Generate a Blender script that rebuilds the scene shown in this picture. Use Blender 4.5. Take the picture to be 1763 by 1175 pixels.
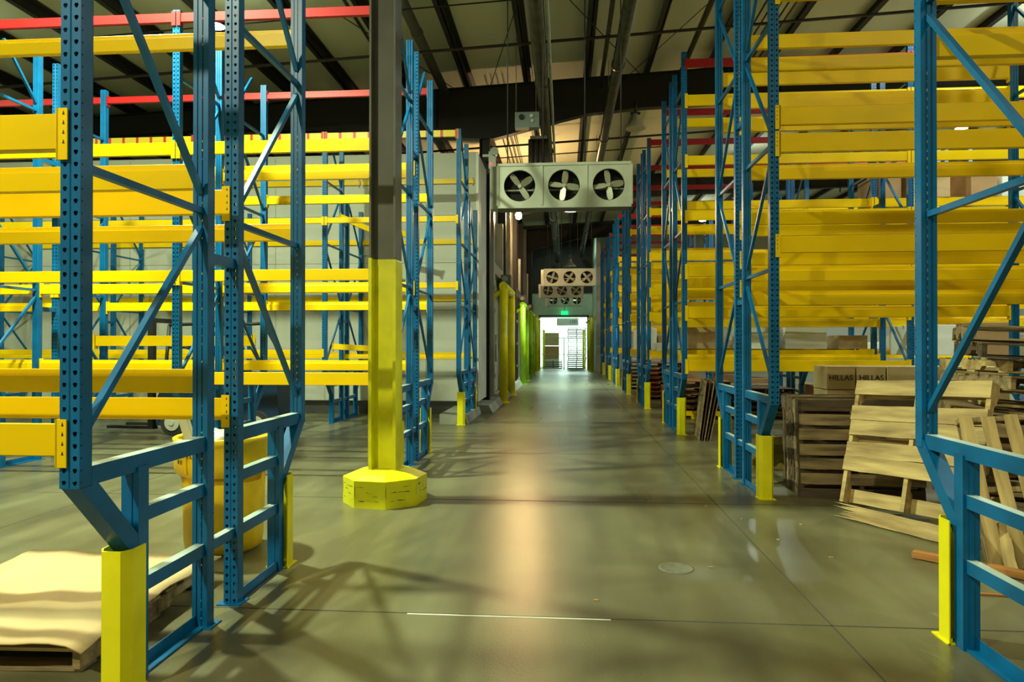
import bpy, bmesh, math, random
from mathutils import Vector, Matrix, Euler
R = math.radians
rnd = random.Random(11)
for o in list(bpy.data.objects): bpy.data.objects.remove(o)
scn = bpy.context.scene
COL = scn.collection

# ------------------------------------------------------------------ camera
cd = bpy.data.cameras.new('camera'); cam = bpy.data.objects.new('camera', cd); COL.objects.link(cam)
cd.sensor_width = 36; cd.lens = 24.0; cd.clip_end = 200; cd.clip_start = .05
YAW = math.atan(89.5/1175); PIT = math.atan(6.5/1175)
cam.location = (0, 0, 1.6); cam.rotation_euler = (R(90)+PIT, 0, YAW)
scn.camera = cam
# ------------------------------------------------------------------ exposure and world
scn.view_settings.view_transform = 'Standard'; scn.view_settings.look = 'None'
scn.view_settings.gamma = 1; scn.view_settings.exposure = 0.0
try: scn.view_settings.use_curve_mapping = False
except Exception: pass
w = bpy.data.worlds.new('world'); scn.world = w; w.use_nodes = True
w.node_tree.nodes['Background'].inputs[0].default_value = (.8, .9, .6, 1)
w.node_tree.nodes['Background'].inputs[1].default_value = .022
# ------------------------------------------------------------------ large lights (high-bay lamps of the hall)
def area(name, loc, size, power, col, rot=(0, 0, 0), sizey=None, spread=None):
    l = bpy.data.lights.new(name, 'AREA'); l.energy = power; l.color = col; l.size = size
    if sizey: l.shape = 'RECTANGLE'; l.size_y = sizey
    else: l.shape = 'DISK'
    if spread: l.spread = spread
    o = bpy.data.objects.new(name, l); COL.objects.link(o); o.location = loc; o.rotation_euler = rot
    o.visible_camera = True
    return o
WARM = (1.0, .97, .62); GRN = (.84, 1.0, .66); CYAN = (.62, 1.0, .86); COOL = (.85, 1.0, .9)
LAMPS = [ # high-bay lamps, x, y, z, power, colour
 (-5.4, 6.7, 7.7, 1600, GRN), (-6.3, 11.9, 7.4, 110, GRN), (-4.6, -1.6, 7.2, 850, (.96, 1, .66)),
 (-12., 6.7, 7.2, 220, GRN), (-12., 11.9, 7.2, 160, GRN),
 (0.6, -2.8, 7.8, 35, WARM), (6.6, .2, 7.9, 210, WARM),
 (7.5, 5.6, 7.9, 125, WARM), (7.0, 10.8, 7.9, 200, COOL), (13., 10.8, 7.9, 650, COOL), (10.5, 15.8, 7.9, 620, COOL), (15., 15.8, 7.9, 800, COOL),
 (11.5, 20.7, 7.9, 250, COOL), (7.0, 25.5, 7.9, 160, COOL), (17., 25.5, 7.9, 900, COOL), (18., 34., 7.9, 900, COOL), (7.0, 35.2, 7.9, 120, COOL),
 (0.25, 26.9, 6.85, 260, (.66, 1, .92)),
]

# ------------------------------------------------------------------ materials
MATS = {}
def mat(name, col, rough=.5, metal=0, var=.0, vscale=4, bump=0, bscale=40, stretch=None, col2=None, emis=None, estr=0, coat=0, spec=.5):
    if name in MATS: return MATS[name]
    m = bpy.data.materials.new(name); m.use_nodes = True; MATS[name] = m
    nt = m.node_tree; b = nt.nodes['Principled BSDF']
    b.inputs['Base Color'].default_value = (*col, 1); b.inputs['Roughness'].default_value = rough
    b.inputs['Metallic'].default_value = metal; b.inputs['Coat Weight'].default_value = coat
    b.inputs['Specular IOR Level'].default_value = spec
    if emis:
        b.inputs['Emission Color'].default_value = (*emis, 1); b.inputs['Emission Strength'].default_value = estr
    if var or bump or col2:
        tc = nt.nodes.new('ShaderNodeTexCoord'); mp = nt.nodes.new('ShaderNodeMapping')
        nt.links.new(tc.outputs['Object'], mp.inputs[0])
        if stretch: mp.inputs['Scale'].default_value = stretch
        oi = nt.nodes.new('ShaderNodeObjectInfo')
        cmb = nt.nodes.new('ShaderNodeMath'); cmb.operation = 'MULTIPLY'; cmb.inputs[1].default_value = 37.
        nt.links.new(oi.outputs['Random'], cmb.inputs[0])
        n = nt.nodes.new('ShaderNodeTexNoise'); n.noise_dimensions = '4D'; n.inputs['Scale'].default_value = vscale; n.inputs['Detail'].default_value = 5
        nt.links.new(mp.outputs[0], n.inputs['Vector']); nt.links.new(cmb.outputs[0], n.inputs['W'])
        if var or col2:
            r = nt.nodes.new('ShaderNodeValToRGB'); r.color_ramp.elements[0].position = .3; r.color_ramp.elements[1].position = .72
            c2 = col2 or tuple(c*(1-var) for c in col)
            r.color_ramp.elements[0].color = (*c2, 1); r.color_ramp.elements[1].color = (*col, 1)
            nt.links.new(n.outputs['Fac'], r.inputs[0]); nt.links.new(r.outputs[0], b.inputs['Base Color'])
        if bump:
            n2 = nt.nodes.new('ShaderNodeTexNoise'); n2.inputs['Scale'].default_value = bscale; n2.inputs['Detail'].default_value = 4
            nt.links.new(mp.outputs[0], n2.inputs['Vector'])
            bm_ = nt.nodes.new('ShaderNodeBump'); bm_.inputs['Strength'].default_value = bump; bm_.inputs['Distance'].default_value = .01
            nt.links.new(n2.outputs['Fac'], bm_.inputs['Height']); nt.links.new(bm_.outputs[0], b.inputs['Normal'])
    return m
BLUE = mat('blue_paint', (.001, .120, .31), .36, var=.3, vscale=7, spec=.35)
YEL = mat('yellow_paint', (.88, .56, .0), .36, var=.18, vscale=3, stretch=(.4, 1, 1), spec=.2)
RED = mat('red_paint', (.38, .008, .008), .45, var=.2, spec=.25)
SAFE = mat('safety_yellow', (.80, .76, .0), .45, var=.2, vscale=5, bump=.1)
GUARD = mat('guard_yellow', (.84, .74, .0), .4, var=.15, vscale=6)
STICK = mat('sticker_yellow', (.8, .62, .08), .5); INK = mat('black_ink', (.012, .012, .012), .6)
WHITE = mat('white_label', (.75, .75, .72), .6)
DARK = mat('dark_steel', (.017, .0145, .012), .6, var=.3, vscale=3)
GREYST = mat('grey_steel', (.13, .125, .10), .55, var=.3, vscale=2.5)
GALV = mat('galvanised_steel', (.42, .44, .38), .35, .6, var=.3, vscale=3)
PIPE = mat('pipe_metal', (.12, .115, .08), .35, .7, var=.4, vscale=6)
RUST = mat('black_pipe', (.03, .02, .015), .6, var=.3)
UNIT = mat('cooler_casing', (.50, .51, .40), .5, .2, var=.25, vscale=2.2)
UBLK = mat('fan_black', (.012, .012, .012), .5)
BLADE = mat('fan_blade', (.46, .45, .33), .35, .3, var=.3)
PANEL = mat('wall_panel', (.50, .50, .40), .6, var=.12, vscale=.6, stretch=(1, 1, 2.5))
CONC = mat('concrete_grey', (.27, .27, .21), .8, var=.3, vscale=3, bump=.3)
CEIL = mat('ceiling_insulation', (.62, .62, .44), .7, var=.15, vscale=.9, stretch=(1, .3, 1), bump=.12, bscale=2)
WOODA = mat('wood_fresh', (.64, .46, .18), .75, col2=(.24, .145, .05), vscale=3.2, stretch=(.6, 5, 5), bump=.25, bscale=12)
WOODB = mat('wood_weathered', (.42, .29, .13), .8, col2=(.11, .07, .035), vscale=3.5, stretch=(.6, 5, 5), bump=.3, bscale=12)
WOODC = mat('wood_dark', (.13, .085, .045), .85, col2=(.05, .03, .018), vscale=5, stretch=(.6, 5, 5), bump=.3, bscale=12)
WOODO = mat('wood_orange', (.52, .22, .05), .75, col2=(.32, .12, .03), vscale=5, stretch=(.6, 5, 5), bump=.3, bscale=12)
BROWN = mat('brown_board', (.12, .055, .03), .7, var=.4, vscale=3)
CARD = mat('cardboard', (.55, .39, .19), .8, var=.18, vscale=3, bump=.2, bscale=6)
CARD2 = mat('carton_brown', (.42, .25, .11), .8, var=.2, vscale=3)
WCARD = mat("carton_white", (.80, .84, .78), .7, var=.12, vscale=3)
REDB = mat('red_goods', (.42, .05, .02), .5, var=.3)
GREENB = mat('green_print', (.03, .2, .08), .6)
BIN = mat('bin_yellow', (.78, .54, .0), .45, col2=(.62, .36, .0), vscale=3.5, bump=.08)
PLAST = mat('clear_plastic_wrap', (.72, .74, .74), .15, var=.3, vscale=14, bump=.9, bscale=18, coat=.6)
NAVY = mat('navy_body', (.008, .03, .07), .35, var=.3); RUBBER = mat('rubber', (.015, .015, .015), .8)
HUB = mat('wheel_hub', (.45, .44, .33), .6, var=.3)
SEATM = mat('worn_seat', (.10, .085, .055), .7, var=.7, vscale=5)
LENS = mat('lamp_lens', (1, 1, 1), .4, emis=(.75, 1, .97), estr=22)
LENSW = mat('lamp_warm', (1, .9, .6), .4, emis=(1, .72, .33), estr=120)
EXITM = mat('exit_green', (.0, .5, .15), .4, emis=(.0, 1, .25), estr=1.6)
REDLED = mat('red_led', (1, 0, 0), .4, emis=(1, .02, .03), estr=6)
def floor_mat():
    m = bpy.data.materials.new('polished_concrete'); m.use_nodes = True; nt = m.node_tree; b = nt.nodes['Principled BSDF']
    L = nt.links.new; N = nt.nodes.new
    tc = N('ShaderNodeTexCoord')
    def noise(scale, det, st=(1, 1, 1), dist=0):
        mp = N('ShaderNodeMapping'); mp.inputs['Scale'].default_value = st; L(tc.outputs['Object'], mp.inputs[0])
        n = N('ShaderNodeTexNoise'); n.inputs['Scale'].default_value = scale; n.inputs['Detail'].default_value = det; n.inputs['Distortion'].default_value = dist
        L(mp.outputs[0], n.inputs['Vector']); return n
    n1 = noise(.5, 4, dist=.4); n2 = noise(3.0, 4, (1, .16, 1), .3); n3 = noise(60, 3)
    r1 = N('ShaderNodeValToRGB'); r1.color_ramp.elements[0].position = .3; r1.color_ramp.elements[1].position = .75
    r1.color_ramp.elements[0].color = (.082, .072, .036, 1); r1.color_ramp.elements[1].color = (.185, .178, .098, 1)
    L(n1.outputs['Fac'], r1.inputs[0])
    r2 = N('ShaderNodeValToRGB'); r2.color_ramp.elements[0].position = .05; r2.color_ramp.elements[1].position = .85
    r2.color_ramp.elements[0].color = (.45, .42, .38, 1); r2.color_ramp.elements[1].color = (1.35, 1.35, 1.35, 1)
    L(n2.outputs['Fac'], r2.inputs[0])
    mx = N('ShaderNodeMix'); mx.data_type = 'RGBA'; mx.blend_type = 'MULTIPLY'; mx.inputs[0].default_value = 1
    L(r1.outputs[0], mx.inputs[6]); L(r2.outputs[0], mx.inputs[7])
    L(mx.outputs[2], b.inputs['Base Color'])
    rr = N('ShaderNodeMapRange'); rr.inputs[1].default_value = .1; rr.inputs[2].default_value = .9; rr.inputs[3].default_value = .25; rr.inputs[4].default_value = .34
    L(n2.outputs['Fac'], rr.inputs[0]); L(rr.outputs[0], b.inputs['Roughness'])
    bp = N('ShaderNodeBump'); bp.inputs['Strength'].default_value = .10; bp.inputs['Distance'].default_value = .01
    L(n3.outputs['Fac'], bp.inputs['Height']); L(bp.outputs[0], b.inputs['Normal'])
    b.inputs['Specular IOR Level'].default_value = .5
    return m
FLOOR = floor_mat()

def dusty_toplit():
    """blue paint; upward faces paler with settled dust and painted-in light from above"""
    m = BLUE.copy(); m.name = 'dusty_toplit_blue_paint'; nt = m.node_tree; b = nt.nodes['Principled BSDF']
    g = nt.nodes.new('ShaderNodeNewGeometry'); sp = nt.nodes.new('ShaderNodeSeparateXYZ'); nt.links.new(g.outputs['Normal'], sp.inputs[0])
    mr = nt.nodes.new('ShaderNodeMapRange'); mr.inputs[1].default_value = .75; mr.inputs[2].default_value = .95; mr.inputs[4].default_value = .85; nt.links.new(sp.outputs[2], mr.inputs[0])
    mx = nt.nodes.new('ShaderNodeMix'); mx.data_type = 'RGBA'; src = b.inputs['Base Color'].links[0].from_socket
    nt.links.new(mr.outputs[0], mx.inputs[0]); nt.links.new(src, mx.inputs[6]); mx.inputs[7].default_value = (.42, .52, .45, 1)
    nt.links.new(mx.outputs[2], b.inputs['Base Color']); return m
BLUED = dusty_toplit()  # pale tops: dust plus overhead light put into the colour
# ------------------------------------------------------------------ mesh helpers
def box(bm, c, s, rot=None, taper=None):
    """box centred c with size s; rot = Matrix 3x3/4x4 about the centre"""
    hx, hy, hz = s[0]/2, s[1]/2, s[2]/2
    vs = []
    for dz in (-hz, hz):
        for dx, dy in ((-hx, -hy), (hx, -hy), (hx, hy), (-hx, hy)):
            v = Vector((dx, dy, dz))
            if rot is not None: v = rot @ v
            vs.append(bm.verts.new(v + Vector(c)))
    for f in ((3, 2, 1, 0), (4, 5, 6, 7), (0, 1, 5, 4), (1, 2, 6, 5), (2, 3, 7, 6), (3, 0, 4, 7)):
        bm.faces.new([vs[i] for i in f])
def bx(bm, x0, x1, y0, y1, z0, z1): box(bm, ((x0+x1)/2, (y0+y1)/2, (z0+z1)/2), (abs(x1-x0), abs(y1-y0), abs(z1-z0)))
def bar(bm, p, q, wx, wy, up=Vector((1, 0, 0))):
    p = Vector(p); q = Vector(q); d = (q-p); L = d.length; z = d.normalized()
    x = up - z*up.dot(z)
    if x.length < 1e-4: x = Vector((0, 1, 0)) - z*z.y
    x.normalize(); y = z.cross(x)
    m = Matrix((x, y, z)).transposed()
    box(bm, (p+q)/2, (wx, wy, L), m)
def tube(bm, p, q, r, n=12, r2=None, caps=True):
    p = Vector(p); q = Vector(q); d = (q-p).normalized(); r2 = r if r2 is None else r2
    a = d.orthogonal().normalized(); b = d.cross(a)
    A = []; B = []
    for i in range(n):
        t = 2*math.pi*i/n; v = a*math.cos(t)+b*math.sin(t)
        A.append(bm.verts.new(p+v*r)); B.append(bm.verts.new(q+v*r2))
    for i in range(n):
        j = (i+1) % n; f = bm.faces.new((A[i], A[j], B[j], B[i])); f.smooth = True
    if caps: bm.faces.new(A[::-1]); bm.faces.new(B)
def path_tube(bm, pts, r, n=8):
    for a, b in zip(pts, pts[1:]): tube(bm, a, b, r, n)
def lathe(bm, prof, n=32, c=(0, 0, 0), cap=True, smooth=True):
    rings = []
    for r, z in prof:
        rings.append([bm.verts.new((c[0]+r*math.cos(2*math.pi*i/n), c[1]+r*math.sin(2*math.pi*i/n), c[2]+z)) for i in range(n)])
    for a, b in zip(rings, rings[1:]):
        for i in range(n):
            j = (i+1) % n; f = bm.faces.new((a[i], a[j], b[j], b[i])); f.smooth = smooth
    if cap: bm.faces.new(rings[0][::-1]); bm.faces.new(rings[-1])
def extrude_prof(bm, pts, x0, x1, axis='x'):
    """closed 2D profile extruded along an axis; pts = (a,b)"""
    def P(t, a, b): return {'x': (t, a, b), 'y': (a, t, b), 'z': (a, b, t)}[axis]
    A = [bm.verts.new(P(x0, a, b)) for a, b in pts]; B = [bm.verts.new(P(x1, a, b)) for a, b in pts]
    n = len(pts)
    for i in range(n): bm.faces.new((A[i], A[(i+1) % n], B[(i+1) % n], B[i]))
    bm.faces.new(A[::-1]); bm.faces.new(B)
def mesh(name, bm, m, bevel=0):
    bmesh.ops.recalc_face_normals(bm, faces=bm.faces)
    me = bpy.data.meshes.new(name); bm.to_mesh(me); bm.free(); me.materials.append(m); return me
def link(name, me, parent=None, loc=None, rot=None):
    o = bpy.data.objects.new(name, me); COL.objects.link(o)
    if parent: o.parent = parent
    if loc is not None: o.location = loc
    if rot is not None: o.rotation_euler = rot
    return o
def obj(name, bm, m, parent=None, loc=None, rot=None): return link(name, mesh(name, bm, m), parent, loc, rot)
def mk(f):
    bm = bmesh.new(); f(bm); return bm
def one(name, m, parent, *boxes):
    bm = bmesh.new()
    for b in boxes: bx(bm, *b)
    return obj(name, bm, m, parent)
def tag(o, label, cat, group=None, kind=None):
    o['label'] = label; o['category'] = cat
    if group: o['group'] = group
    o['kind'] = kind or 'thing'
    return o
def thing(name, label, cat, loc=(0, 0, 0), rot=(0, 0, 0), group=None):
    o = bpy.data.objects.new(name, None); COL.objects.link(o); o.location = loc; o.rotation_euler = rot; o.empty_display_size = .1
    return tag(o, label, cat, group)
CH = {}
def kids(o): return [c for c in bpy.data.objects if c.parent == o]
def remember(o): CH[o.name] = [(c, kids(c)) for c in kids(o)]; return o
def dup(root, loc, rot=(0, 0, 0), label=None, group=None, scale=None):
    r = root.copy(); COL.objects.link(r); r.location = loc; r.rotation_euler = rot
    if scale: r.scale = scale
    if label: r['label'] = label
    if group: r['group'] = group
    for c, gs in CH[root.name]:
        d = c.copy(); COL.objects.link(d); d.parent = r
        for g in gs:
            e = g.copy(); COL.objects.link(e); e.parent = d
    return r
def struct(name, bm, m, parent=None):
    o = obj(name, bm, m, parent); 
    if not parent: o['kind'] = 'structure'
    return o
ORD = ['first', 'second', 'third', 'fourth', 'fifth', 'sixth', 'seventh', 'eighth', 'ninth', 'tenth', 'eleventh', 'twelfth', 'thirteenth', 'fourteenth']

# ------------------------------------------------------------------ room shell
CZ = lambda X: 8.62 + .05*X
bm = bmesh.new(); bx(bm, -18, 26, -8, 45, -.2, 0); fl = struct('floor', bm, FLOOR)
bm = bmesh.new()
for Y in (4.02, 7.0, 10.05, 13.4, 18.6, 24.5, 31): bx(bm, -16, 24, Y-.006, Y+.006, -.002, .0012)
for X in (1.52, -4.9, 8.): bx(bm, X-.005, X+.005, -6, 44, -.002, .0012)
j = obj('expansion_joint', bm, mat('joint_dark', (.05, .042, .028), .9), fl)
bm = bmesh.new(); bx(bm, -.93, .27, 4.0, 4.014, 0, .0018); obj('chalk_line', bm, mat('chalk', (.6, .6, .5), .8), fl)
# drain lid
bm = bmesh.new(); lathe(bm, [(.125, 0), (.125, .003), (.11, .004), (.107, .0015), (.0, .0015)], 28, cap=False)
dl = obj('drain_cover', bm, mat('drain_iron', (.16, .15, .095), .7, var=.4, vscale=20), None, (.80, 4.97, 0)); tag(dl, 'small round iron drain cover set in the aisle floor', 'drain cover')
# ceiling with slope
bm = bmesh.new()
vs = [bm.verts.new((x, y, CZ(x)+dz)) for dz in (0, .15) for x, y in ((-18, -8), (26, -8), (26, 62), (-18, 62))]
for f in ((0, 1, 2, 3), (7, 6, 5, 4), (0, 4, 5, 1), (1, 5, 6, 2), (2, 6, 7, 3), (3, 7, 4, 0)): bm.faces.new([vs[i] for i in f])
struct('ceiling', bm, CEIL)
for nm, b in (('wall_back', (-18, 26, -8.2, -8, 0, 10)), ('wall_far_left', (-18.2, -18, -8, 16, 0, 10)), ('wall_far_right', (26, 26.2, -8, 45, 0, 10.2))):
    bm = bmesh.new(); bx(bm, *b); struct(nm, bm, PANEL)
# cold-store block: front face and corner at left
bm = bmesh.new(); bx(bm, -18, -1.98, 15.65, 15.85, .28, 6.05); bx(bm, -2.18, -1.98, 15.85, 17.2, .28, 6.05); struct('wall_left_front', bm, PANEL)
bm = bmesh.new()
for z in (1.35, 2.4, 3.5, 4.6): bx(bm, -17.9, -2.0, 15.646, 15.65, z, z+.008)
for x in (-3.2, -4.4, -5.6, -6.8, -8, -9.2, -10.4): bx(bm, x, x+.008, 15.645, 15.65, .3, 6)
obj('panel_seam', bm, mat('seam', (.2, .2, .15), .8), bpy.data.objects['wall_left_front'])
bm = bmesh.new(); bx(bm, -18, -2.0, 15.55, 15.85, 0, .30); struct('baseboard_left', bm, mat('dark_curb', (.055, .055, .045), .8, var=.3))
bm = bmesh.new(); bx(bm, -2.02, -1.965, 15.62, 15.68, .28, 6.05); bx(bm, -2.02, -1.965, 17.15, 17.2, .28, 6.05); struct('trim_1', bm, mat('white_trim', (.7, .72, .62), .5))
bm = bmesh.new(); bx(bm, -2.45, -2.2, 17.2, 45, 0, 6.5); struct('wall_left', bm, PANEL)
bm = bmesh.new()
for k in range(24): bx(bm, -2.2, -2.17, 17.4+k*1.15, 17.46+k*1.15, .3, 6.5)
struct('trim_2', bm, GALV)
# concrete kerb along cold store
bm = bmesh.new(); extrude_prof(bm, [(-2.5, 0), (-1.93, 0), (-1.98, .16), (-2.5, .2)], 13.6, 15.9, 'y')
extrude_prof(bm, [(-2.5, 0), (-1.66, 0), (-1.76, .18), (-2.5, .2)], 15.9, 44.9, 'y'); struct('baseboard_kerb', bm, CONC)
# right wall at far end, end wall with door opening
bm = bmesh.new(); bx(bm, 1.86, 2.1, 39.6, 45, 0, 8.6); bx(bm, 2.1, 26, 44.8, 45, 0, 9.6); struct('wall_right', bm, PANEL)
bm = bmesh.new(); bx(bm, -2.3, -1.56, 45, 45.3, 0, 5.0); bx(bm, 1.52, 2.1, 45, 45.3, 0, 5.0); bx(bm, -1.56, 1.52, 45, 45.3, 3.42, 5.0)
struct('wall_end', bm, mat('end_wall_white', (.6, .66, .52), .6, var=.1))
bm = bmesh.new(); bx(bm, -1.66, -1.56, 44.9, 45.1, 0, 3.5); bx(bm, 1.52, 1.62, 44.9, 45.1, 0, 3.5); bx(bm, -1.66, 1.62, 44.9, 45.1, 3.4, 3.56)
struct('trim_3', bm, mat('door_frame', (.12, .12, .10), .5))
bm = bmesh.new(); bx(bm, -6, 2.1, 44.9, 45.3, 5.0, 8.7); struct('wall_end_upper', bm, DARK)
# loading hall beyond the door
bm = bmesh.new(); bx(bm, -9, 12, 45, 62, -.2, 0); struct('floor_dock', bm, mat('dock_floor', (.5, .52, .42), .5, var=.15))
bm = bmesh.new(); bx(bm, -9, 12, 61.8, 62, 0, 9); bx(bm, -9.2, -9, 45, 62, 0, 9); bx(bm, 12, 12.2, 45, 62, 0, 9); struct('wall_dock', bm, mat('dock_wall', (.82, .84, .78), .6))

# ------------------------------------------------------------------ roof structure
def girder(Y, idx, col_x=-2.03):
    t = thing('roof_girder', 'deep dark steel roof girder, %s one along the hall, haunched above its column' % ORD[idx], 'roof beam', (0, Y, 0), group='roof girders')
    bm = bmesh.new()
    XS = [(-18, 7.0), (-9, 7.35), (-5, 7.15), (-3.4, 6.98), (-2.2, 6.92), (-1.8, 6.92), (-.6, 7.22), (.6, 7.5), (2.0, 7.62), (6, 7.75), (14, 8.0), (26, 8.6)]
    # web
    for (a, za), (b, zb) in zip(XS, XS[1:]):
        vs = [bm.verts.new((x, y, z)) for y in (-.006, .006) for x, z in ((a, za), (b, zb), (b, CZ(b)-.24), (a, CZ(a)-.24))]
        for f in ((0, 1, 2, 3), (7, 6, 5, 4), (0, 4, 5, 1), (2, 6, 7, 3)): bm.faces.new([vs[i] for i in f])
    obj('web', bm, DARK, t)
    bm = bmesh.new()
    for (a, za), (b, zb) in zip(XS, XS[1:]): bar(bm, (a, 0, za), (b, 0, zb), .22, .02, Vector((0, 1, 0)))
    obj('bottom_flange', bm, DARK, t)
    bm = bmesh.new(); bar(bm, (-18, 0, CZ(-18)-.24), (26, 0, CZ(26)-.24), .22, .02, Vector((0, 1, 0))); obj('top_flange', bm, DARK, t)
    for x in (-8, -3.3, -.75, 1.25, 5.4, 11): 
        za = 7.25 if x < -1 else 7.7
        bm = bmesh.new(); bx(bm, x-.008, x+.008, -.1, -.006, za, CZ(x)-.25); obj('stiffener', bm, DARK, t)
for i, Y in enumerate((17.55, 28.2, 38.4)): girder(Y, i)
def hcol(name, label, x, y, z1, m, w=.27, d=.25, base=0):
    t = thing(name, label, 'column', (x, y, 0))
    bm = bmesh.new(); bx(bm, -w/2, -w/2+.018, -d/2, d/2, base, z1); bx(bm, w/2-.018, w/2, -d/2, d/2, base, z1); obj('flange', bm, m, t)
    bm = bmesh.new(); bx(bm, -w/2+.018, w/2-.018, -.008, .008, base, z1); obj('web', bm, m, t)
    return t
hcol('steel_column', 'dark brown steel column at the corner of the white cold store', -2.03, 17.5, 6.92, DARK, .26, .26, .18)
hcol('steel_column', 'second dark steel column along the cold store wall, between its door portals', -2.03, 28.2, 6.92, DARK, .26, .26, .18)
for i in range(0, 22):   # purlins run along the hall
    x = -14.6 + i*1.52
    bm = bmesh.new(); z = CZ(x)
    bx(bm, x-.012, x+.012, 3, 44.5, z-.24, z); bx(bm, x-.11, x+.012, 3, 44.5, z-.24, z-.225); bx(bm, x-.012, x+.11, 3, 44.5, z-.03, z-.01)
    o = obj('roof_purlin', bm, DARK); tag(o, 'dark roof purlin running along the hall, %s' % (('%s left of the thick ceiling pipe' % ORD[9-i]) if i <= 9 else '%s right of the thick ceiling pipe' % ORD[min(i-10, 13)]), 'roof beam', 'roof purlins')
def xpipe(Y, z0, r, label, x0=-15, x1=14, name='sprinkler_pipe'):
    bm = bmesh.new(); tube(bm, (x0, Y, z0+.05*x0), (x1, Y, z0+.05*x1), r, 8); o = obj(name, bm, RUST); tag(o, label, 'pipe', 'cross pipes under the roof'); return o
xpipe(13.9, 7.62+.18, .032, 'thin dark pipe crossing the aisle under the roof, in front of the first girder')
xpipe(12.4, 7.95, .014, 'thinnest dark rod crossing under the roof nearest the camera', -15, -.3)
xpipe(19.6, 7.42, .03, 'thin dark pipe crossing the aisle just behind the first girder')
xpipe(22.5, 7.9, .02, 'thin dark pipe crossing over the first fan unit further back')
xpipe(33.5, 7.5, .03, 'far dark cross pipe above the second fan unit')
def ypipe(x, z, r, label, y0=5, y1=44, m=PIPE, name='ceiling_pipe', coup=True):
    t = thing(name, label, 'pipe', (x, y0, z))
    bm = bmesh.new(); tube(bm, (0, 0, 0), (0, y1-y0, 0), r, 16); obj('pipe_run', bm, m, t)
    if coup:
        for y in range(4, int(y1-y0), 5): bm = bmesh.new(); tube(bm, (0, y-.05, 0), (0, y+.05, 0), r*1.16, 16); obj('pipe_joint', bm, m, t)
        for y in range(6, int(y1-y0), 6): bm = bmesh.new(); tube(bm, (0, y, r), (0, y, CZ(x)-z-.03), .008, 6); obj('pipe_hanger', bm, GALV, t)
    return t
ypipe(-.45, 7.0, .135, 'thick brown metal ceiling pipe above the middle of the aisle')
ypipe(-.265, 6.98, .032, 'thin shiny tube beside the thick ceiling pipe', m=GALV, coup=False)
ypipe(1.10, 7.32, .12, 'long metal ceiling pipe right of the centre, over the fan unit')
ypipe(.93, 8.15, .05, 'thin tube left of the right-hand ceiling pipe', coup=False, y1=17.4)
ypipe(-3.05, 8.1, .11, 'grey ceiling pipe between purlins over the left side of the aisle', m=GREYST, y1=17.4)
ypipe(-4.1, 8.05, .035, 'thin conduit under the ceiling, upper left behind the yellow-footed column', coup=False, y1=17.4)
ypipe(2.85, 8.25, .06, 'ceiling conduit above the right rack tops', coup=False, y1=17.4)
for k in range(5):
    bm = bmesh.new(); tube(bm, (4.0+k*.15, 6, CZ(4)-.42), (4.0+k*.15, 17.4, CZ(4)-.42), .02, 8); o = obj('conduit', bm, PIPE)
    tag(o, 'thin electrical conduit in the bundle of five at upper right, %s from the left' % ORD[k], 'conduit', 'conduit bundle over the right racks')
for k in range(4):
    bm = bmesh.new(); tube(bm, (-1.95+k*.13, 18.3, 8.2), (-1.95+k*.13, 30, 8.2), .018, 8); o = obj('conduit', bm, RUST)
    tag(o, 'thin conduit over the cold store door lit by the wall lamp, %s from the left' % ORD[k], 'conduit', 'conduits above the cold store wall')
# bracing rods
def rod(p, q, label, r=.010):
    bm = bmesh.new(); tube(bm, p, q, r, 6); o = obj('brace_rod', bm, RUST); tag(o, label, 'brace rod', 'roof bracing rods')
rod((-.7, 12.5, 8.35), (-1.9, 17.4, 8.2), 'thin brace rod under the roof left of the thick pipe')
rod((-.1, 13, 8.4), (2.0, 17.4, 8.35), 'thin brace rod under the roof right of the thick pipe')
rod((3.4, 12.6, 8.5), (1.5, 17.4, 8.3), 'thin brace rod under the roof reaching towards the right racks')
rod((-4.6, 13.0, 8.2), (-2.7, 17.3, 8.1), 'thin brace rod under the roof left, above the blue rack tops')

# hanging grey control box + dark vertical duct
t = thing('junction_box', 'pale grey control box hung from the ceiling in front of the dark girder', 'control box', (-.83, 15.4, 6.66))
one('case', mat('box_grey', (.27, .33, .30), .5, var=.1), t, (-.27, .27, -.1, .12, -.17, .18))
bm = bmesh.new(); tube(bm, (-.12, -.1, .06), (-.12, -.14, .06), .06, 16); obj('port', bm, UBLK, t)
bm = bmesh.new(); tube(bm, (.1, -.1, .08), (.1, -.15, .08), .04, 12); tube(bm, (.12, -.1, -.03), (.12, -.15, -.03), .03, 12); obj('knob', bm, WHITE, t)
bm = bmesh.new(); tube(bm, (-.25, 0, .18), (-.25, 0, 1.93), .008, 6); tube(bm, (.2, 0, .18), (.2, 0, 1.95), .008, 6); obj('cable', bm, GALV, t)
t = thing('hanging_heater', 'dark ribbed vertical heater hanging behind the junction box', 'heater', (-.60, 16.2, 5.35))
bm = bmesh.new()
for k in range(4): tube(bm, (-.18+k*.12, 0, 0), (-.18+k*.12, 0, 1.13), .065, 12)
obj('element', bm, mat('heater_dark', (.03, .02, .014), .5), t)
one('end_cap', GALV, t, (-.2, .2, -.07, .07, 1.13, 1.2), (-.2, .2, -.07, .07, -.05, 0)); bm = bmesh.new(); tube(bm, (0, 0, 1.2), (0, 0, 3.2), .012, 6); obj('hanger', bm, RUST, t)
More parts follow.
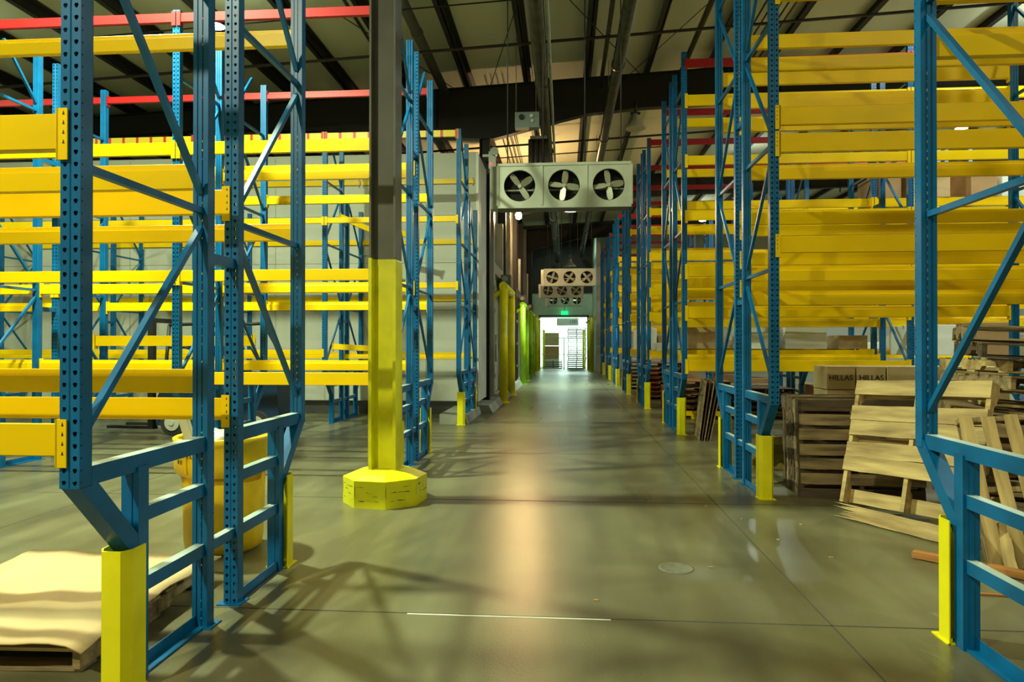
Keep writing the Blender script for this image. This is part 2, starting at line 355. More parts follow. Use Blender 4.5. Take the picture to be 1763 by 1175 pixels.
# siren / loudspeaker right + smoke sensor left
t = thing('horn_speaker', 'beige horn loudspeaker hanging below the girder at right', 'loudspeaker', (1.78, 17.2, 7.25))
bm = bmesh.new(); lathe(bm, [(.05, .12), (.07, 0), (.13, -.12), (.24, -.24), (.25, -.26)], 20); obj('horn', bm, mat('horn_beige', (.4, .36, .22), .5), t)
bm = bmesh.new(); tube(bm, (0, 0, .12), (0, 0, .45), .04, 8); bx(bm, -.12, .12, -.02, .02, .1, .16); obj('bracket', bm, RUST, t)
t = thing('alarm_sensor', 'small round white alarm with a red light beside the column top', 'alarm', (-1.72, 16.9, 6.4))
bm = bmesh.new(); tube(bm, (0, 0, 0), (0, -.12, 0), .1, 16); bx(bm, -.15, .03, -.02, .06, -.5, .02); bx(bm, -.31, -.1, .03, .5, -.1, -.04); obj('housing', bm, GALV, t)
bm = bmesh.new(); tube(bm, (-.08, -.03, -.3), (-.08, -.06, -.3), .022, 8); obj('indicator_light', bm, REDLED, t)

# ------------------------------------------------------------------ fan coil units
def fan_unit(x, y, z, label, seed, blades):
    W, H, D = 2.21, .745, .36; r = .262
    t = thing('fan_unit', label, 'evaporator fan unit', (x, y, z), group='evaporator units over the aisle')
    bm = bmesh.new()
    # front plate with three round holes
    n = 32
    for k in (-1, 0, 1):
        cx = k*.735; x0 = cx-.3675; x1 = cx+.3675
        ring = []; outer = []; inner = []
        for i in range(n):
            a = 2*math.pi*i/n; c, s = math.cos(a), math.sin(a)
            m_ = max(abs(c)/.3675, abs(s)/(H/2)); 
            outer.append(bm.verts.new((cx+c/m_, 0, H/2+s/m_))); ring.append(bm.verts.new((cx+c*r, 0, H/2+s*r))); inner.append(bm.verts.new((cx+c*r, .06, H/2+s*r)))
        for i in range(n):
            j = (i+1) % n; bm.faces.new((outer[i], outer[j], ring[j], ring[i])); bm.faces.new((ring[i], ring[j], inner[j], inner[i]))
    # corners of each cell (corner verts are skipped by the ring, fill with slim folded edges)
    bx(bm, -W/2, W/2, -.012, .02, 0, .045); bx(bm, -W/2, W/2, -.012, .02, H-.045, H)
    for k in (-1.5, -.5, .5, 1.5): bx(bm, k*.735-.022, k*.735+.022, -.012, .02, .04, H-.04)
    obj('front_panel', bm, UNIT, t)
    bm = bmesh.new(); bx(bm, -W/2, W/2, .02, D, H-.012, H); bx(bm, -W/2, W/2, .02, D, 0, .012); bx(bm, W/2-.012, W/2, .02, D, 0, H); bx(bm, -W/2, -W/2+.012, .02, D, 0, H)
    obj('casing', bm, GREYST, t)
    one('back_coil', UBLK, t, (-W/2+.02, W/2-.02, D-.05, D, .02, H-.02))
    bm = bmesh.new(); bx(bm, -W/2-.13, -W/2, .05, D-.06, .0, H-.03); obj('side_box', bm, GALV, t)
    for k in (-1, 0, 1):
        ang, cnt = blades[k+1]
        bm = bmesh.new()
        tube(bm, (0, -.03, 0), (0, .12, 0), .03, 12)
        for q in range(cnt):
            a = ang + q*math.pi*2/4
            m_ = Matrix.Rotation(a, 3, 'Y') @ Matrix.Rotation(R(28), 3, 'Z')
            # shaped blade: narrow at the root, rounded tip
            prof = [(-.025, .02), (-.05, .07), (-.055, .17), (-.042, .235), (.0, .25), (.042, .235), (.055, .17), (.05, .07), (.025, .02)]
            A = [bm.verts.new(m_ @ Vector((u, -.004, v))) for u, v in prof]; B = [bm.verts.new(m_ @ Vector((u, .004, v))) for u, v in prof]
            bm.faces.new(A); bm.faces.new(B[::-1])
            for i in range(len(prof)): bm.faces.new((A[i], A[(i+1) % len(prof)], B[(i+1) % len(prof)], B[i]))
        obj('fan', bm, BLADE, t, (k*.735, .05, H/2))
        bm = bmesh.new(); bx(bm, k*.735-.26, k*.735+.26, .2, .22, H/2-.045, H/2-.02); obj('motor_bar', bm, GALV, t)
    for sx in (-.95, -.35, .35, .95): bm = bmesh.new(); tube(bm, (sx, .2, H), (sx, .2, CZ(x)-z-.02), .01, 6); obj('hanger_rod', bm, RUST, t)
    return t
units = [((.0, 11.3, 3.87), 'nearest grey ceiling evaporator with three round black fans', [(R(-35), 3), (R(8), 4), (R(-8), 4)]),
         ((.24, 29.5, 4.14), 'second grey three-fan evaporator down the aisle, uppermost of the far group', [(.3, 4), (.6, 4), (.9, 4)]),
         ((-.10, 35.9, 4.08), 'third three-fan evaporator down the aisle, just below the second one in view', [(.2, 4), (.5, 4), (.7, 4)]),
         ((.07, 43.0, 4.03), 'farthest three-fan evaporator, right above the exit sign wall', [(.1, 4), (.5, 4), (0, 4)])]
for (p, lab, bl) in units: fan_unit(*p, lab, 0, bl)

# ------------------------------------------------------------------ lamps
def highbay(x, y, z, label, lens=LENS):
    t = thing('high_bay_lamp', label, 'ceiling lamp', (x, y, z), group='high bay lamps')
    bm = bmesh.new(); lathe(bm, [(.06, .42), (.09, .3), (.12, .22), (.28, .06), (.3, 0), (.285, 0), (.26, .05), (.1, .2), (.0, .2)], 24, cap=False); obj('reflector', bm, GALV, t)
    bm = bmesh.new(); lathe(bm, [(.0, .03), (.27, .03), (.27, .02), (.0, .015)], 24, cap=False); obj('lamp_lens', bm, lens, t)
    bm = bmesh.new(); tube(bm, (0, 0, .42), (0, 0, CZ(x)-z-.02), .012, 6); bx(bm, -.09, .09, -.09, .09, .4, .58); obj('hanger', bm, RUST, t)
    return t
for i, (x, y, z, p, c) in enumerate(LAMPS):
    area('high_bay_light', (x, y, z-.02), .32, p, c, spread=R(85) if y == 26.9 else None)
    area('ceiling_fill_light', (x, y, z+.02), .42, 10+p*.022, c, rot=(math.pi, 0, 0))  # added fill aimed upward to brighten the ceiling, not a separate lamp
highbay(.25, 26.9, 6.85, 'glowing round high bay lamp hanging over the aisle behind the nearest fan unit')
highbay(.3, 33.0, 5.35, 'unlit round high bay lamp just above the second fan unit', GALV)
# warm wall lamp on cold store
t = thing('wall_lamp', 'bright warm bare lamp on a bracket high on the cold store wall', 'wall lamp', (-1.62, 24.4, 6.25))
bm = bmesh.new(); lathe(bm, [(.02, -.16), (.09, -.12), (.12, 0), (.09, .08), (.03, .12)], 20); obj('bulb', bm, LENSW, t)
bm = bmesh.new(); tube(bm, (0, 0, .12), (0, 0, .25), .05, 12); tube(bm, (0, 0, .22), (-.6, 0, .22), .02, 8); obj('bracket', bm, RUST, t)
l = bpy.data.lights.new('warm_lamp_light', 'POINT'); l.energy = 560; l.color = (1, .62, .28); l.shadow_soft_size = .12
o = bpy.data.objects.new('warm_lamp_light', l); COL.objects.link(o); o.location = (-1.45, 24.15, 6.2)
# dock daylight
area('dock_light', (1, 57.5, 8.6), 6, 4500, (.70, 1, .92), sizey=6)
area('end_corridor_light', (.2, 41, 8.2), 1.2, 110, (.6, 1, .78))

# exit sign
t = thing('exit_sign', 'small lit green exit sign hanging above the far doorway', 'exit sign', (.04, 44.7, 3.68))
one('sign_box', EXITM, t, (-.22, .22, -.05, .05, -.12, .12))
bm = bmesh.new(); tube(bm, (0, 0, .12), (0, 0, .55), .012, 6); bx(bm, -.02, .02, 0, .31, .53, .57); obj('hanger', bm, RUST, t)
def text(txt, size, parent, loc, rot, m, ext=.002, name='lettering'):
    cu = bpy.data.curves.new('txt', 'FONT'); cu.body = txt; cu.size = size; cu.extrude = ext; cu.align_x = 'CENTER'; cu.align_y = 'CENTER'
    tmp = bpy.data.objects.new('txt', cu); COL.objects.link(tmp)
    dg = bpy.context.evaluated_depsgraph_get(); me = bpy.data.meshes.new_from_object(tmp.evaluated_get(dg))
    bpy.data.objects.remove(tmp); bpy.data.curves.remove(cu)
    me.materials.clear(); me.materials.append(m)
    return link(name, me, parent, loc, rot)
text('EXIT', .19, t, (0, -.055, 0), (R(90), 0, 0), WHITE)
# white 18 sign hanging in doorway
t = thing('dock_number_sign', 'white hanging dock sign with dark numerals inside the far doorway', 'sign', (.25, 47.5, 3.15))
one('panel', WHITE, t, (-.75, .75, -.02, .02, -.22, .3))
text('100', .36, t, (.38, -.03, .03), (R(90), 0, 0), mat('sign_blue', (.05, .07, .2), .6))
one('hanger', RUST, t, (-.6, -.58, -.01, .01, .3, 4), (.58, .6, -.01, .01, .3, 4))

# ------------------------------------------------------------------ rack frames
HOLE = [(-.55, .62), (.55, .62), (.95, .1), (.38, -.85), (-.38, -.85), (-.95, .1)]
def holeplate(bm, x0, x1, y, z0, z1, cols, pitch=.0508, r=.0085, axis='x'):
    """perforated plate in the plane axis-z; cols = fractions"""
    nrow = int((z1-z0)/pitch); ph = (z1-z0)/nrow; nc = cols; wc = (x1-x0)/nc
    def P(a, z): return (a, y, z) if axis == 'x' else (y, a, z)
    for rr in range(nrow):
        for c in range(nc):
            a0 = x0+c*wc; a1 = a0+wc; b0 = z0+rr*ph; b1 = b0+ph; ca = (a0+a1)/2; cb = (b0+b1)/2
            per = [(a0, b1), (a1, b1), (a1, cb), (a1, b0), (a0, b0), (a0, cb)]
            A = [bm.verts.new(P(*p)) for p in per]; B = [bm.verts.new(P(ca+u*r, cb+v*r*1.25)) for u, v in HOLE]
            for i in range(6): k = (i+1) % 6; bm.faces.new((A[i], A[k], B[k], B[i]))
PW, PD = .088, .076
def post_bm(z0, z1, outward=-1, holes=True):
    """outward = y direction of the perforated face"""
    bm = bmesh.new(); yf = outward*PD/2; yb = -yf; h = PW/2
    if holes:
        holeplate(bm, -h, -.004, yf, z0, z1, 1, r=.0105); holeplate(bm, .004, h, yf, z0, z1, 1, r=.0105)
        # shallow groove in the middle of the face
        g = yf - outward*.004
        for a, ya, b, yb_ in ((-.004, yf, 0, g), (0, g, .004, yf)):
            v = [bm.verts.new(p) for p in ((a, ya, z0), (b, yb_, z0), (b, yb_, z1), (a, ya, z1))]; bm.faces.new(v)
        # sides: small holes near the face
        for sx in (-h, h):
            a, b = sorted((yf, yf-outward*.022))
            holeplate(bm, a, b, sx, z0, z1, 1, r=.0042, axis='y')
            v = [bm.verts.new(p) for p in ((sx, yf-outward*.022, z0), (sx, yb, z0), (sx, yb, z1), (sx, yf-outward*.022, z1))]; bm.faces.new(v)
    else:
        bx(bm, -h, h, min(yf, yf-outward*.03), max(yf, yf-outward*.03), z0, z1)
        for sx in (-h, h-.003): bx(bm, sx, sx+.003, min(yf, yb), max(yf, yb), z0, z1)
    # back with two ribs
    o = outward
    for a, b, d in ((-h, -.021, 0), (-.021, -.008, .006), (-.008, .008, .0), (.008, .021, .006), (.021, h, 0)):
        bx(bm, a, b, min(yb+o*d, yb+o*(d+.003)), max(yb+o*d, yb+o*(d+.003)), z0, z1)
    bx(bm, -h, h, -PD/2, PD/2, z1-.003, z1)
    bx(bm, -h, h, -PD/2, PD/2, z0, z0+.003)
    return bm
DEP = 1.02   # frame depth between post centres
def make_frame(H, label, spacer=False, holes=True, hsets=(2.36, 3.61, 4.86, 6.11)):
    """outer slant-foot post at y=0, inner post at y=DEP; outward = -y"""
    t = thing('rack_upright', label, 'rack frame')
    link('post', mesh('post', post_bm(1.0, H, -1, holes), BLUE), t)
    link('post', mesh('post', post_bm(0, H, 1, holes), BLUE), t, (0, DEP, 0))
    ly = .40
    bm = bmesh.new(); bx(bm, -.043, .043, ly-.04, ly+.04, 0, 1.02); bx(bm, -.012, .012, ly-.045, ly+.045, 0, 1.0); obj('leg', bm, BLUE, t)
    bm = bmesh.new(); bar(bm, (0, .0, 1.03), (0, ly-.02, .62), .084, .085); obj('slanted_brace', bm, BLUE, t)
    bm = bmesh.new(); bar(bm, (0, .05, 1.04), (0, DEP-.02, 1.04), .066, .082); obj('top_rail', bm, BLUED, t)
    for z in (.78, .44): 
        bm = bmesh.new(); bar(bm, (0, ly+.03, z), (0, DEP-.02, z), .055, .07); obj('rail', bm, BLUED, t)
    bm = bmesh.new(); bx(bm, -.03, .03, ly-.09, DEP+.06, 0, .012); bx(bm, -.03, -.024, ly, DEP, 0, .07); obj('floor_rail', bm, BLUE, t)
    bm = bmesh.new(); bx(bm, -.075, .075, DEP-.06, DEP+.07, 0, .008); obj('foot_plate', bm, BLUE, t)
    for i, z in enumerate(hsets):
        if z > H-.1: break
        bm = bmesh.new(); bar(bm, (0, .03, z), (0, DEP-.03, z), .034, .034); obj('cross_brace', bm, BLUED, t)
    segs = [(0, 1.22, DEP, 2.26)]
    for i, z in enumerate(hsets):
        if i % 2 == 0: segs.append((DEP, z+.1, 0, z+1.16))
        else: segs.append((0, z+.1, DEP, z+1.16))
    for (ya, za, yb, zb) in segs:
        if zb > H-.02: 
            if za > H-.6: continue
            f = (H-.05-za)/(zb-za); yb = ya+(yb-ya)*f; zb = H-.05
        s = .035 if yb > ya else -.035
        bm = bmesh.new(); bar(bm, (0, ya+s, za), (0, yb-s, zb), .032, .032); obj('diagonal_brace', bm, BLUE, t)
    if spacer:
        for z in (.44, 2.1, 4.2):
            if z < H: bm = bmesh.new(); bar(bm, (0, DEP, z), (0, DEP+.35, z), .05, .06); obj('row_spacer', bm, BLUED, t)
    return remember(t)
FR = {}
def frame(H, x, y, flip, label, group, holes=True, spacer=False):
    key = (H, holes, spacer)
    if key not in FR:
        t = make_frame(H, label, spacer, holes); FR[key] = t
        t.location = (x, y, 0); t.rotation_euler = (0, 0, math.pi if flip else 0); t['group'] = group; return t
    return dup(FR[key], (x, y, 0), (0, 0, math.pi if flip else 0), label, group)

# ------------------------------------------------------------------ beams
BM = {}
def make_beam(L, h, m, detail, label):
    t = thing('rack_beam', label, 'rack beam')
    # origin: left end at post centre line, top of beam at z=0, front face toward -y at y=0
    bm = bmesh.new(); a = PW/2*.55; b = L-PW/2*.55
    prof = [(0, -h+.004), (0, -.002), (.002, 0), (.024, 0), (.026, -.002), (.026, -.038), (.05, -.038), (.052, -.042), (.052, -h+.004), (.048, -h), (.004, -h)]
    extrude_prof(bm, prof, a, b, 'x'); obj('rail', bm, m, t)
    for s in (0, 1):
        bm = bmesh.new(); x = 0 if s == 0 else L; d = 1 if s == 0 else -1
        xa, xb = sorted((x+d*.006, x+d*(PW/2+.012)))
        bx(bm, xa, xb, -.010, -.003, -h-.045, .02)              # plate on the post face
        xa, xb = sorted((x+d*(PW/2+.002), x+d*(PW/2+.010))); bx(bm, xa, xb, -.010, .058, -h-.045, .02)
        c = obj('connector', bm, m if m != RED else RED, t)
        if detail:
            bm = bmesh.new(); xm = x+d*(.022)
            for k, zz in enumerate((-.0, -.04, -.08, -.12)):
                vs = [bm.verts.new((xm+u, -.0112, zz+v)) for u, v in ((-.005, -.008), (.005, -.008), (0, .010))]; bm.faces.new(vs)
            obj('arrow_sticker', bm, INK, c)
    return remember(t)
def beam(x, y, z, L, facing, label, group, m=YEL, h=.135, detail=False):
    """facing -1: front face toward -y ; +1 toward +y.  y = post centre line"""
    key = (round(L, 2), h, m.name, detail)
    yf = y + facing*(PD/2+.002)
    loc, rot = ((x, yf, z), (0, 0, 0)) if facing < 0 else ((x+L, yf, z), (0, 0, math.pi))
    if key not in BM:
        t = make_beam(L, h, m, detail, label); t.location = loc; t.rotation_euler = rot; t['group'] = group; BM[key] = t; return t
    return dup(BM[key], loc, rot, label, group)

def guard(x, y, facing, label):
    """folded yellow steel post protector in front of a leg"""
    bm = bmesh.new(); h = .66; t_ = .006
    pts = [(-.075, .10), (-.075, .0), (-.045, -.045), (.045, -.045), (.075, .0), (.075, .10)]
    inn = [(-.068, .10), (-.068, .004), (-.041, -.038), (.041, -.038), (.068, .004), (.068, .10)]
    extrude_prof(bm, pts+inn[::-1], 0, h, 'z')
    t = thing('post_guard', label, 'rack post guard', (x, y, 0), (0, 0, 0 if facing < 0 else math.pi), 'yellow rack post guards')
    obj('shield', bm, GUARD, t)
    bm = bmesh.new(); bx(bm, -.085, .085, -.06, .10, 0, .008)
    for bxx in (-.06, .06): tube(bm, (bxx, .085, .0), (bxx, .085, .03), .01, 6)
    obj('base_plate', bm, GUARD, t); return t

P = (-1.20, -.18, .18, 1.20)      # post lines of a back to back row (outer, inner, inner, outer)
PNAME = ('near face', 'inner near face', 'inner far face', 'far face')
def row(side, xs, yc, H, levels, rowname, detail=False, holes=True, Hback=None, frames=(0, 1), skip=()):
    """xs frame positions going away from the aisle; levels = 4 lists of (z[,colour[,h]])"""
    for i, x in enumerate(xs):
        nm = 'at the aisle end' if i == 0 else '%s frame from the aisle' % ORD[i]
        if 0 in frames: frame(H, x, yc-1.20, False, 'blue rack frame, %s, near half, %s' % (rowname, nm), 'blue rack frames, '+rowname, holes)
        if 1 in frames: frame(Hback or H, x, yc+1.20, True, 'blue rack frame, %s, far half, %s' % (rowname, nm), 'blue rack frames, '+rowname, holes, spacer=True)
    if 0 in frames: guard(xs[0], yc-.93, -1, 'yellow floor guard at the near foot of the %s' % rowname)
    if 1 in frames: guard(xs[0], yc+.93, 1, 'yellow floor guard at the far foot of the %s' % rowname)
    for p in range(4):
        for n, lv in enumerate(levels[p]):
            if not isinstance(lv, tuple): lv = (lv,)
            z = lv[0]
            if side == 'R' and lv[0] > 1.9 and yc < 15: z = 1.6+(lv[0]-1.6)*(.965 if yc < 10 else .975)
            m = lv[1] if len(lv) > 1 and lv[1] else YEL; h = lv[2] if len(lv) > 2 else .135
            for i in range(len(xs)-1):
                if (p, n, i) in skip: continue
                a, b = sorted((xs[i], xs[i+1]))
                cn = {YEL: 'yellow', RED: 'red'}.get(m, 'yellow red-striped')
                lab = '%s rack beam, %s, %s bay, %s, %s from bottom' % (cn, rowname, ORD[i], PNAME[p], ORD[n])
                beam(a, yc+P[p], z, b-a, -1 if p in (0, 2) else 1, lab, 'beams of the %s' % rowname, m, h, detail)

# striped beam material (red tags painted on yellow)
def striped():
    m = bpy.data.materials.new('striped_paint'); m.use_nodes = True; nt = m.node_tree; b = nt.nodes['Principled BSDF']
    tc = nt.nodes.new('ShaderNodeTexCoord'); sp = nt.nodes.new('ShaderNodeSeparateXYZ'); nt.links.new(tc.outputs['Object'], sp.inputs[0])
    md = nt.nodes.new('ShaderNodeMath'); md.operation = 'MODULO'; md.inputs[1].default_value = .29; nt.links.new(sp.outputs[0], md.inputs[0])
    lt = nt.nodes.new('ShaderNodeMath'); lt.operation = 'LESS_THAN'; lt.inputs[1].default_value = .055; nt.links.new(md.outputs[0], lt.inputs[0])
    mx = nt.nodes.new('ShaderNodeMix'); mx.data_type = 'RGBA'; mx.inputs[6].default_value = (.70, .5, .0, 1); mx.inputs[7].default_value = (.5, .015, .01, 1)
    nt.links.new(lt.outputs[0], mx.inputs[0]); nt.links.new(mx.outputs[2], b.inputs['Base Color']); b.inputs['Roughness'].default_value = .45
    return m
STRIPE = striped()
XL = -2.05
# left rows
row('L', (XL, XL-2.63), 3.93, 5.6, [
    [1.27, (2.565, None, .15), 4.05], [1.46, (2.64, None, .15)], [1.27, (2.56, None, .15)], [2.54, (4.05, None, .135)]],
    'nearest left rack row', detail=True)
XC = [XL-2.63*k for k in range(4)]
row('L', XC, 9.15, 5.66, [
    [(1.27, None, .15), 2.50, (4.05, None, .15), (5.62, RED, .11)],
    [1.39, 2.44, (3.98, None, .15)], [2.46, 4.12], [2.27, 3.93, (5.56, RED, .11)]],
    'second left rack row', detail=True)
XD = [XL-2.68*k for k in range(5)]
row('L', XD, 14.42, 5.82, [
    [(1.50, None, .10), (2.82, None, .11), (4.12, None, .11), (5.80, STRIPE, .13)],
    [(1.40, None, .1)], [], [(1.42, None, .11), (2.72, None, .11), (4.05, None, .12), (5.45, None, .12)]],
    'third left rack row', Hback=4.7, skip=((0, 0, 0),), holes=True)
# loose tipped beams in the third left row
for k, (x, z, a, yy) in enumerate(((-4.55, 4.28, -22, 13.6), (-3.85, 4.2, -20, 14.1), (-7.3, 4.25, -18, 13.8), (-4.5, 1.62, -3, 13.0))):
    t = dup(BM[(2.68, .11, 'yellow_paint', False)], (x, yy, z), (0, R(-a), R(20 if k < 3 else 5)), 'dislodged yellow beam askew in the third left rack row, %s' % ('upper one nearest the aisle', 'upper one behind it', 'upper one farther left', 'low one near the aisle')[k], 'dislodged beams'); t.scale = (.3, 1, 1)
beam(XC[2]-.02, 9.15+1.0, 1.74, 2.63, -1, 'single yellow rack beam at waist height in front of the parked truck', 'single beams', YEL, .16)

# right rows
XR = 2.09
XRs = lambda n: [XR+3.78*k for k in range(n)]
row('R', [2.12, 2.12+3.78], 2.98, 6.7, [[], [], [], [(3.52, None, .165), (3.86, None, .165), (4.4,)]], 'nearest right rack row', detail=True, frames=(1,))
H15 = .165
row('R', XRs(2), 8.20, 6.7, [
    [(2.72, None, .165), (3.78, None, .185), (4.05, None, .175), (5.3,)],
    [(2.24, None, H15), (2.52, None, .16), (3.74, None, .17), (5.03, None, .17), (5.30, None, .17)],
    [(2.38, None, .14), (2.74, None, .15), (3.07, None, .12), (3.24, None, .15), (4.40, None, .15)],
    [(2.13, None, .14), (2.32, None, .13), (4.72, None, .14), (5.10, None, .19), (5.42, None, .19)]],
    'second right rack row', detail=True)
lev3 = [[(1.33, None, .19), (2.28, None, .2), (3.02, None, .2), (3.98, None, .16), (4.97, None, .16), (6.06, None, .19), (6.70, RED, .14)],
        [(1.42, None, .12), (2.10, None, .16), (2.66, None, .15), (3.90, None, .16), (6.0, None, .17)],
        [(1.50, None, .12), (2.45, None, .16), (2.92, None, .18), (4.45, None, .16)],
        [(1.52, None, .12), (2.2, None, .16), (2.75, None, .18), (4.18, None, .2), (4.45, None, .18), (5.37, None, .17), (6.67, RED, .14)]]
row('R', XRs(3), 13.28, 6.7, lev3, 'third right rack row', skip=((0, 0, 1), (0, 1, 1), (1, 0, 1), (2, 0, 1)))
def rlev(seed):
    q = random.Random(seed); out = []
    for p in range(4):
        base = [1.45, 2.5+q.uniform(-.2, .2), 3.1+q.uniform(-.15, .2), 3.9+q.uniform(-.2, .2)]
        if p in (0, 3): base += [5.1+q.uniform(-.2, .2)]; base = [(z, None, .17) for z in base] + [(6.66, RED, .14)]
        else: base = [(z, None, .17) for z in base]
        out.append(base)
    return out
row('R', XRs(3), 18.24, 6.7, rlev(4), 'fourth right rack row', holes=False)
row('R', XRs(2), 23.14, 6.7, rlev(5), 'fifth right rack row', holes=False)
row('R', XRs(2), 27.85, 6.7, rlev(6), 'sixth right rack row', holes=False)
row('R', XRs(2), 32.5, 6.7, rlev(7), 'seventh right rack row', holes=False)
row('R', XRs(2), 37.4, 6.7, rlev(8), 'eighth right rack row', holes=False)

# ------------------------------------------------------------------ yellow footed column
t = thing('steel_column', 'tall steel column, grey above and yellow below, standing on an octagonal yellow block', 'column', (-1.835, 6.92, 0))
w_, d_ = .27, .27
for (za, zb, m) in ((.32, 2.48, SAFE), (2.48, CZ(-1.8)-.02, GREYST)):
    e = .006 if m is SAFE else 0
    bm = bmesh.new(); bx(bm, -w_/2-e, -w_/2+.02+e, -d_/2-e, d_/2+e, za, zb+ (0 if m is SAFE else 0)); bx(bm, w_/2-.02-e, w_/2+e, -d_/2-e, d_/2+e, za, zb-(.03 if m is SAFE else 0))
    obj('guard_flange' if m is SAFE else 'flange', bm, m, t)
    bm = bmesh.new(); bx(bm, -w_/2+.02, w_/2-.02, -.012-e, .012+e, za, zb); obj('guard_web' if m is SAFE else 'web', bm, m, t)
bm = bmesh.new(); n = 8; rr = .425; off = R(22.5)+R(-8)
prof = [(rr, 0), (rr, .265), (rr-.03, .275), (rr-.09, .30), (.2, .335), (0, .335)]
rings = []
for r_, z_ in prof:
    rings.append([bm.verts.new((r_*math.cos(off+2*math.pi*i/n), r_*math.sin(off+2*math.pi*i/n), z_)) for i in range(n)])
for a, b in zip(rings, rings[1:]):
    for i in range(n): bm.faces.new((a[i], a[(i+1) % n], b[(i+1) % n], b[i]))
bm.faces.new(rings[0][::-1]); bmesh.ops.remove_doubles(bm, verts=bm.verts, dist=.0005)
blk = obj('octagonal_block', bm, SAFE, t)
bm = bmesh.new(); q = random.Random(3)
for i in range(n):       # plank edges, scuffs and smudged print on the faces
    a0 = off+2*math.pi*i/n; a1 = off+2*math.pi*(i+1)/n
    A = Vector((rr*math.cos(a0), rr*math.sin(a0), 0)); B = Vector((rr*math.cos(a1), rr*math.sin(a1), 0)); nrm = ((A+B)/2).normalized()
    def mark(u, z, lu, lz):
        c = A.lerp(B, u)+nrm*.0008; d = (B-A).normalized()
        pts = [c-d*lu, c+d*lu*.6+Vector((0, 0, lz*.3)), c+d*lu, c-d*lu*.4]
        z4 = [z, z-lz*.4, z+lz*.5, z+lz]
        bm.faces.new([bm.verts.new((p.x, p.y, zz)) for p, zz in zip(pts, z4)])
    for s in range(9): mark(q.uniform(.15, .85), q.choice((.07, .12, .155, .2))+q.uniform(-.006, .006), q.uniform(.008, .05), q.uniform(.002, .006))
    mark(.02, .13, .003, .12)
obj('scuff_mark', bm, INK, blk)

# ------------------------------------------------------------------ cold store wall fittings: portals, doors
def portal(y0, y1, label, h=3.22, m=GUARD, x=-1.66):
    t = thing('door_guard_portal', label, 'door guard', (x, y0, 0), group='yellow pipe portals')
    for yy in (0, y1-y0):
        bm = bmesh.new(); tube(bm, (0, yy, 0), (0, yy, h), .115, 20); obj('post', bm, m, t)
        bm = bmesh.new(); bx(bm, -.16, .16, yy-.16, yy+.16, 0, .02); obj('base_plate', bm, m, t)
    bm = bmesh.new(); tube(bm, (0, -.1, h), (0, y1-y0+.1, h), .115, 20); obj('top_bar', bm, m, t)
    bm = bmesh.new(); bar(bm, (0, 0, h-.1), (-.35, 0, h-.35), .1, .1); obj('stay', bm, m, t)
GUARD_GREENLIT = mat('guard_yellow_greenlit', (.30, .52, .0), .4, var=.15)  # yellow portal paint with the greenish light put into its colour
portal(18.75, 21.55, 'nearest yellow pipe portal guarding a cold store door')
portal(27.6, 30.3, 'second pipe portal along the cold store wall', m=GUARD_GREENLIT)
portal(34.2, 36.6, 'third pipe portal along the cold store wall', m=GUARD_GREENLIT)
portal(40.5, 43.4, 'farthest pipe portal on the left before the end doorway', m=GUARD, x=-1.62)
portal(40.2, 43.0, 'pipe portal on the right wall before the end doorway', x=1.62)
for i, (y0, y1) in enumerate(((18.95, 21.3), (27.8, 30.1), (34.4, 36.4))):
    bm = bmesh.new(); bx(bm, -2.2, -2.06, y0, y1, .2, 3.6); t = struct('door_%d' % (i+1), bm, UNIT)
    bm = bmesh.new(); bx(bm, -2.2, -1.92, y0-.35, y0, .2, 5.4); bx(bm, -2.2, -1.92, y1, y1+.3, .2, 5.4); bx(bm, -2.2, -1.92, y0, y1, 3.6, 3.9); obj('door_frame', bm, GALV, t)
    for z in (.7, 1.6, 2.5): bm = bmesh.new(); bx(bm, -1.95, -1.88, y0-.32, y0-.05, z, z+.1); obj('hinge', bm, UNIT, t)
    bm = bmesh.new(); bx(bm, -2.05, -1.97, y0+1.0, y0+1.06, 1.1, 1.9); obj('handle', bm, GALV, t)
    t = thing('door_motor', 'grey door motor box mounted above the %s pipe portal on the cold store' % ORD[i], 'motor box', (-1.85, y1-.25, 3.5), group='door motors')
    one('motor_case', GREYST, t, (-.12, .22, -.2, .25, -.18, .25)); bm = bmesh.new(); tube(bm, (.05, -.2, .1), (.05, -.42, .1), .09, 12); tube(bm, (-.05, 0, .2), (-.2, 0, .45), .03, 8); obj('motor', bm, GALV, t)
for k, (y, x, m, wd) in enumerate(((22.6, -1.93, DARK, .18), (23.6, -1.86, GALV, .10), (25.5, -1.93, GREYST, .24), (26.5, -1.84, DARK, .15), (31.5, -1.9, DARK, .28), (33, -1.82, GREYST, .2), (38.5, -1.8, DARK, .3))):
    bm = bmesh.new(); bx(bm, -2.2, x, y, y+wd, .2, 7.2); o = obj('wall_post', bm, m); tag(o, '%s upright steel post against the cold store wall, %s from the nearest portal' % ('dark' if m is DARK else 'pale' if m is GALV else 'grey', ORD[k]), 'wall post', 'posts on the cold store wall')

